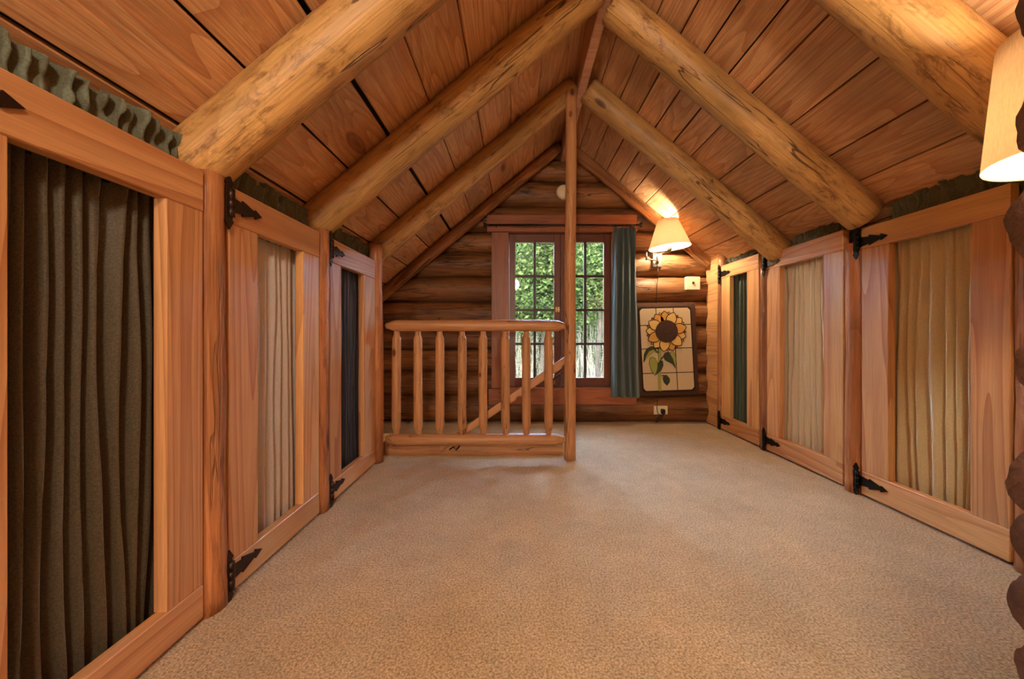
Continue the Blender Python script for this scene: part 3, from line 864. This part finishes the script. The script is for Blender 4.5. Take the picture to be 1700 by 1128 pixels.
bu = lathe('bulb', [(0, 0), (.012, .0), (.014, .02), (.028, .05), (.03, .07), (.02, .09), (0, .098)], M['bulb'], LN, 18); bu.location = NC + Vector((0, 0, .055))
tube('spider', [NC + Vector((-.128, 0, .27)), NC + Vector((0, 0, .262)), NC + Vector((.128, 0, .27))], 0.002, M['steel'], LN, 6)
tube('harp', [NC + Vector((.02, 0, .04)), NC + Vector((.05, 0, .14)), NC + Vector((0, 0, .262))], 0.002, M['steel'], LN, 6)
lamp_light(LN, NC + Vector((0, 0, 0.125)), NEAR_W)

# unseen globe added behind the camera to brighten the loft
gp = empty('fill_pendant', (-0.10, -0.60, 2.115)); tag(gp, 'added unseen fill globe hanging from the planked ceiling', 'lamp')
tube('cord', [(0, 0, 0.0), (0, 0, -0.18)], 0.004, M['black'], gp)
lathe('cap', [(0, -.16), (.03, -.165), (.045, -.20), (.045, -.215)], M['bronze'], gp)
gl = lathe('globe', [(.05 * 0 + .13 * math.sin(PI * (0.11 + 0.89 * k / 16)), -.335 + .13 * math.cos(PI * (0.11 + 0.89 * k / 16))) for k in range(17)], M['bulb'], gp, 28)
lamp_light(gp, (0, 0, -0.335), FILL_PENDANT_W, 0.12, SOFT)

# second unseen lamp, added for more fill from behind
fp = empty('fill_floor_lamp', (-0.55, -2.3, 0.0)); tag(fp, 'added unseen fill lamp with round white globe on a floor stand', 'lamp')
lathe('base', [(0, 0), (.15, 0), (.15, .012), (.03, .03), (.012, .06), (.012, .84), (.04, .86), (.04, .88)], M['bronze'], fp)
lathe('globe', [(.15 * math.sin(PI * (0.08 + 0.92 * k / 16)), 1.02 - .15 * math.cos(PI * (0.08 + 0.92 * k / 16))) for k in range(17)], M['bulb'], fp, 28)
lamp_light(fp, (0, 0, 1.02), FILL_FLOOR_W, 0.14, SOFT)

# ------------------------------------------------------------------ sunflower quilt
QY = 3.268
qo = at(1105, 660, QY)
q = empty('wall_quilt', qo); tag(q, 'sunflower patchwork quilt hanging on the log wall beneath the lamp', 'quilt')
def qp(u, v): 
    p = at(1050 + u / 4.908, 490 + v / 4.908, QY) - qo
    return (p.x, p.z)
def bil(c, s, t):
    return tuple((1 - t) * ((1 - s) * c[0][i] + s * c[1][i]) + t * ((1 - s) * c[3][i] + s * c[2][i]) for i in (0, 1))
M['q_brown'] = cloth('quilt_brown', lin(74, 50, 36), 0.2, 0.85, mottle=0.2)
M['q_cream'] = cloth('quilt_cream', lin(208, 186, 148), 0.2, 0.85, mottle=0.08)
M['q_line'] = cloth('quilt_dark_seam', lin(40, 26, 18), 0.1, 0.9)
M['q_yel'] = cloth('quilt_yellow', lin(226, 186, 110), 0.2, 0.85, mottle=0.12)
M['q_gold'] = cloth('quilt_gold', lin(208, 156, 76), 0.2, 0.85, mottle=0.12)
M['q_ochre'] = cloth('quilt_ochre', lin(160, 100, 42), 0.2, 0.85, mottle=0.12)
M['q_core'] = cloth('quilt_core', lin(66, 42, 30), 0.2, 0.85, mottle=0.2)
M['q_dkg'] = cloth('quilt_dark_green', lin(62, 70, 46), 0.2, 0.85, mottle=0.15)
M['q_ltg'] = cloth('quilt_light_green', lin(158, 160, 80), 0.2, 0.85, mottle=0.12)
OUT = [(12, 66), (512, 60), (548, 815), (30, 828)]
INN = [(52, 110), (468, 100), (505, 772), (88, 786)]
# padded border with a puckered edge
n = 40; vs, fs = [], []
nu, nv = 30, 44
for j in range(nv + 1):
    for i in range(nu + 1):
        u, v = bil(OUT, i / nu, j / nv)
        e = min(i, nu - i, j, nv - j)
        wob = 5 * noise.noise(Vector((i * 0.5, j * 0.5, 1))) if e == 0 else 0
        x, z = qp(u + wob, v + wob)
        vs.append((x, (0.010 if e == 0 else 0.003 if e == 1 else 0.0) + 0.0025 * noise.noise(Vector((i * 0.6, j * 0.45, 4))), z))
for j in range(nv):
    for i in range(nu):
        a = j * (nu + 1) + i; fs.append((a, a + 1, a + nu + 2, a + nu + 1))
obj('border', vs, fs, M['q_brown'], q, True)
# twelve cream patches on a dark seam ground
prism('seam_ground', [qp(*bil(INN, s, t)) for s, t in ((.02, -.012), (.98, -.012), (1.014, .01), (1.014, .99), (.98, 1.012), (.02, 1.012), (-.014, .99), (-.014, .01))], -0.0035, 0.002, M['q_line'], q)
SS = [0, .327, .668, 1]; TT = [0, .207, .49, .785, 1]
for i in range(3):
    for j in range(4):
        g = 0.008; s0, s1, t0, t1 = SS[i] + g, SS[i + 1] - g, TT[j] + g * .6, TT[j + 1] - g * .6
        pl = []
        m = 6
        for k in range(m): pl.append((s0 + (s1 - s0) * k / m, t0))
        for k in range(m): pl.append((s1, t0 + (t1 - t0) * k / m))
        for k in range(m): pl.append((s1 - (s1 - s0) * k / m, t1))
        for k in range(m): pl.append((s0, t1 - (t1 - t0) * k / m))
        # rounded outer corners
        def rc(s, t):
            cr_ = 0.05
            for cs, ct in ((0, 0), (1, 0), (1, 1), (0, 1)):
                if abs(s - cs) < .02 and abs(t - ct) < .02: return (s + (0.022 if cs == 0 else -0.022), t + (0.014 if ct == 0 else -0.014))
            return (s, t)
        prism('patch', [qp(*bil(INN, *rc(s, t))) for s, t in pl], -0.0065, -0.002, M['q_cream'], q)
def applique(name, poly, y, fill, grow=5.0):
    cx = sum(p[0] for p in poly) / len(poly); cy = sum(p[1] for p in poly) / len(poly)
    big = []
    for (u, v) in poly:
        dd = math.hypot(u - cx, v - cy) or 1
        big.append((u + (u - cx) / dd * grow, v + (v - cy) / dd * grow))
    o = prism(name, [qp(*p) for p in poly], y - 0.0022, y, fill, q)
    prism('outline', [qp(*p) for p in big], y - 0.0010, y + 0.0005, M['q_line'], o)
    return o
FC = (272, 297)
def petal(ang, r0, r1, w, y, fill):
    ca, sa = math.cos(ang), math.sin(ang)
    pl = []
    for k in range(9):
        t = k / 8; pl.append((r0 + (r1 - r0) * t, w * math.sin(PI * min(1, 0.28 + 0.72 * t)) ** 0.8 if t < 1 else 0.0))
    for k in range(7, -1, -1):
        t = k / 8; pl.append((r0 + (r1 - r0) * t, -w * math.sin(PI * min(1, 0.28 + 0.72 * t)) ** 0.8))
    applique('petal', [(FC[0] + ca * a - sa * b, FC[1] + sa * a + ca * b) for a, b in pl], y, fill, 7)
for k in range(13):
    petal(2 * PI * (k + 0.5) / 13 - PI / 2 - .1, 80, 158, 22, -0.008, M['q_ochre'] if k % 2 else M['q_gold'])
for k in range(13):
    petal(2 * PI * k / 13 - PI / 2 - .1, 80, 162, 38, -0.0105 - 0.0030 * (k % 2), M['q_yel'] if k % 3 else M['q_gold'])
applique('flower_core', [(FC[0] + 87 * math.cos(a * PI / 14), FC[1] + 87 * math.sin(a * PI / 14)) for a in range(28)], -0.0172, M['q_core'], 4)
applique('flower_bud', [(FC[0] + 6 + 36 * math.cos(a * PI / 10), FC[1] - 10 + 30 * math.sin(a * PI / 10)) for a in range(20)], -0.0192, M['q_core'], 3)
applique('stem', [(210, 440), (232, 440), (230, 560), (232, 782), (208, 782), (206, 560)], -0.0072, M['q_ltg'], 3)
def leaf(pts, fill, half=None, hfill=None):
    applique('leaf', pts, -0.0090, fill, 4)
    if half: applique('leaf', half, -0.0110, hfill, 3)
leaf([(195, 465), (180, 430), (150, 420), (115, 440), (95, 480), (88, 550), (120, 500), (150, 470)], M['q_dkg'], [(193, 466), (165, 444), (130, 460), (108, 500), (98, 535), (130, 500), (160, 473)], M['q_ltg'])
leaf([(180, 655), (150, 610), (136, 560), (138, 520), (160, 506), (185, 520), (200, 560), (198, 610)], M['q_ltg'], [(182, 652), (200, 600), (205, 560), (222, 532), (242, 540), (246, 575), (230, 610), (205, 635)], M['q_dkg'])
leaf([(348, 598), (320, 560), (265, 530), (250, 500), (262, 475), (285, 466), (310, 480), (330, 520)], M['q_dkg'], [(347, 590), (325, 520), (300, 475), (320, 460), (340, 475), (350, 520)], M['q_ltg'])
leaf([(278, 735), (255, 710), (246, 680), (255, 658), (275, 655), (295, 680), (298, 705)], M['q_dkg'])
applique('leaf_stalk', [(225, 520), (248, 495), (254, 502), (232, 528)], -0.0085, M['q_dkg'], 2)
applique('leaf_stalk', [(235, 655), (255, 652), (258, 661), (236, 662)], -0.0085, M['q_dkg'], 2)
applique('leaf_stalk', [(190, 460), (212, 462), (212, 470), (190, 472)], -0.0085, M['q_dkg'], 2)

# ------------------------------------------------------------------ plates, outlet, plug, alarm
sw_ = empty('switch_plate', at(1149, 471, 3.275)); tag(sw_, 'square ivory wall plate with a small black toggle beside the lamp', 'switch plate')
box('plate', -0.063, 0.063, -0.022, 0.014, -0.058, 0.058, M['ivory'], sw_, 0.004)
box('toggle', -0.010, 0.006, -0.032, -0.022, -0.006, 0.012, M['black'], sw_, 0.002)
tube('conduit', [(0.063, -0.006, 0.014), (0.13, 0.0, 0.014)], 0.006, M['wall_log'], sw_)
tube('conduit', [(0.063, -0.006, -0.008), (0.13, 0.0, -0.008)], 0.006, M['wall_log'], sw_)
ou = empty('outlet_plate', at(1096, 681, 3.275)); tag(ou, 'ivory double outlet plate low on the log wall under the quilt', 'outlet')
box('plate', -0.061, 0.061, -0.016, 0.012, -0.037, 0.037, M['ivory'], ou, 0.003)
for x in (-0.022, 0.022):
    r_ = lathe('receptacle', [(0, -.003), (.016, -.003), (.017, 0)], M['black'], ou, 18, axis='Y'); r_.location = (x, -0.0162, 0); 
tube('conduit', [(0.061, -0.004, 0.010), (0.40, -0.004, 0.010)], 0.007, M['wall_log'], ou)
pc = empty('plug_cord', at(1100, 683, 3.245)); tag(pc, 'black plug with dangling cord in the outlet', 'cord')
box('plug', -0.016, 0.016, -0.030, 0.010, -0.022, 0.020, M['black'], pc, 0.005)
tube('cord', [(0, -0.02, -0.02), (-0.01, -0.024, -0.05), (-0.05, -0.02, -0.085), (-0.06, -0.015, -0.07), (-0.02, -0.02, -0.03), (-0.015, -0.028, -0.06), (-0.07, -0.02, -0.095)], 0.0035, M['black'], pc)
tube('cord', [(-0.045, 0.0, 0.12), (-0.05, -0.01, 0.07), (-0.055, -0.012, 0.03), (-0.05, -0.02, -0.01), (-0.03, -0.026, -0.03), (-0.008, -0.024, -0.022)], 0.003, M['black'], pc)
sa = empty('smoke_alarm', at(935.5, 320, 3.285)); tag(sa, 'round cream smoke alarm on the gable logs behind the post', 'smoke alarm')
lathe('body', [(0, .036), (.052, .034), (.062, .026), (.066, .010), (.066, -.02), (0, -.02)], M['ivory'], sa, 36, axis='Y')
lathe('ring', [(.046, .0345), (.048, .038), (.052, .0345)], M['ivory'], sa, 36, axis='Y')

# ------------------------------------------------------------------ outdoors
GZ = -2.3
gd = box('ground', -14, 18, 4.2, 40, GZ - 0.2, GZ, M['earth']); struct(gd, 'mossy forest floor outside the window', 'ground')
M['hill'] = leaf_mat('wooded_slope', lin(9, 13, 7), lin(32, 37, 21))
vs, fs = [], []
nx, ny = 90, 34
for j in range(ny + 1):
    for i in range(nx + 1):
        x = -22 + 48 * i / nx; y = 16 + 14 * j / ny
        z = GZ + 10.2 * min(1, (j / ny) * 1.25) ** 0.8
        p = Vector((x, y, 0))
        z += min(1, j / 5) * (1.1 * noise.noise(p * 0.7) + 0.7 * noise.noise(p * 2.1))
        vs.append((x, y + 0.6 * noise.noise(p * 1.7), z))
for j in range(ny):
    for i in range(nx):
        a = j * (nx + 1) + i; fs.append((a, a + 1, a + nx + 2, a + nx + 1))
struct(obj('wooded_hill', vs, fs, M['hill']), 'dark wooded slope rising beyond the trees', 'hill')
def leaves(vs, fs, c, n, sp, sz, rnd):
    for _ in range(n):
        p = Vector((rnd.gauss(0, sp[0]), rnd.gauss(0, sp[1]), rnd.gauss(0, sp[2]))) + c
        a = Vector((rnd.uniform(-1, 1), rnd.uniform(-1, 1), rnd.uniform(-.6, .6))).normalized()
        b = a.cross(Vector((rnd.uniform(-1, 1), rnd.uniform(-1, 1), rnd.uniform(-1, 1)))).normalized()
        s = sz * rnd.uniform(0.6, 1.4); k = len(vs)
        vs += [tuple(p - a * s), tuple(p + b * s * .45), tuple(p + a * s), tuple(p - b * s * .45)]
        fs.append((k, k + 1, k + 2, k + 3))
def tree(x, y, h, r, ncl, label, seed, lo=0.25, mat='leaf1', spread=1.1, sz=0.07):
    rnd = random.Random(seed)
    e = empty('tree', (x, y, GZ)); tag(e, label, 'tree', 'trees outside the window')
    log_obj('trunk', (0, 0, 0), (rnd.uniform(-.3, .3), rnd.uniform(-.2, .2), h), lambda t: r * (1 - 0.75 * t), M['bark'], e, seg=10, n=20, rough=0.12, seed=seed, bend=0.15)
    vs, fs = [], []
    for k in range(ncl):
        t = lo + (1 - lo) * rnd.random()
        a = rnd.uniform(0, 2 * PI); R = spread * (1.15 - t) * rnd.uniform(0.2, 1.0)
        c = Vector((R * math.cos(a), R * math.sin(a), h * t))
        if k % 6 == 0:
            tube('branch', [(0, 0, h * t - 0.3), tuple(c * 0.5 + Vector((0, 0, (h * t - 0.2) * 0.5))), tuple(c)], 0.012, M['bark'], e, 5)
        leaves(vs, fs, c, 60, (0.24, 0.24, 0.13), sz * 0.72, rnd)
    o = obj('foliage', vs, fs, M[mat], e); o['kind'] = 'stuff'
tree(-0.35, 7.4, 5.6, 0.10, 80, 'slim dark tree showing in the left panes of the left sash', 1, 0.60)
tree(0.42, 8.0, 5.8, 0.09, 85, 'slim tree showing through the right panes of the left sash', 2, 0.58)
tree(1.05, 8.6, 6.0, 0.11, 80, 'tree partly behind the tall post, seen through the right sash', 3, 0.56)
tree(1.72, 7.6, 5.6, 0.08, 85, 'leafy tree filling the right panes of the right sash', 4, 0.60)
tree(2.9, 8.5, 6.0, 0.12, 80, 'tree hidden by the gathered curtain, seen only from aside', 5, 0.5)
tree(-2.0, 8.5, 6.0, 0.12, 80, 'tree hidden by the left window casing, seen only from aside', 6, 0.5)
tree(-1.2, 12.5, 7.4, 0.14, 190, 'distant broad tree behind the left sash', 7, 0.2, 'leaf3', 2.6, 0.1)
tree(1.3, 13.5, 7.6, 0.15, 220, 'distant broad tree behind both sashes', 8, 0.2, 'leaf3', 2.8, 0.1)
tree(3.8, 13.0, 7.4, 0.15, 190, 'distant broad tree behind the right sash', 9, 0.2, 'leaf3', 2.6, 0.1)
def brush(x, y, h, w, n, label, seed):
    rnd = random.Random(seed)
    e = empty('brush_thicket', (x, y, GZ)); tag(e, label, 'bush', 'bare brush outside the window')
    vs, fs = [], []
    for _ in range(n):
        bx, by = rnd.uniform(-w, w), rnd.uniform(-.5, .5)
        hh = h * rnd.uniform(0.5, 1.05); tx, ty = bx + rnd.gauss(0, .35), by + rnd.gauss(0, .25)
        r = rnd.uniform(.006, .014); k = len(vs)
        m = (bx + (tx - bx) * .5 + rnd.gauss(0, .08), by + (ty - by) * .5, hh * .5)
        for p, rr in (((bx, by, 0), r), (m, r * .8), ((tx, ty, hh), r * .3)):
            for a in range(3): vs.append((p[0] + rr * math.cos(a * 2.1), p[1] + rr * math.sin(a * 2.1), p[2]))
        for i in range(2):
            for a in range(3): fs.append((k + i * 3 + a, k + i * 3 + (a + 1) % 3, k + i * 3 + 3 + (a + 1) % 3, k + i * 3 + 3 + a))
    o = obj('twigs', vs, fs, M['twig'], e); o['kind'] = 'stuff'
    vs, fs = [], []
    for _ in range(n // 3):
        leaves(vs, fs, Vector((rnd.uniform(-w, w), rnd.uniform(-.5, .5), h * rnd.uniform(.2, .95))), 14, (.2, .2, .2), .04, rnd)
    o = obj('foliage', vs, fs, M['leaf2'], e); o['kind'] = 'stuff'
brush(-0.7, 9.0, 3.7, 1.0, 260, 'grey twiggy thicket low in the left sash', 31)
brush(0.9, 9.3, 3.7, 1.0, 260, 'grey twiggy thicket behind the tall post', 32)
brush(2.5, 9.0, 3.8, 0.9, 260, 'grey twiggy thicket low in the right sash', 33)
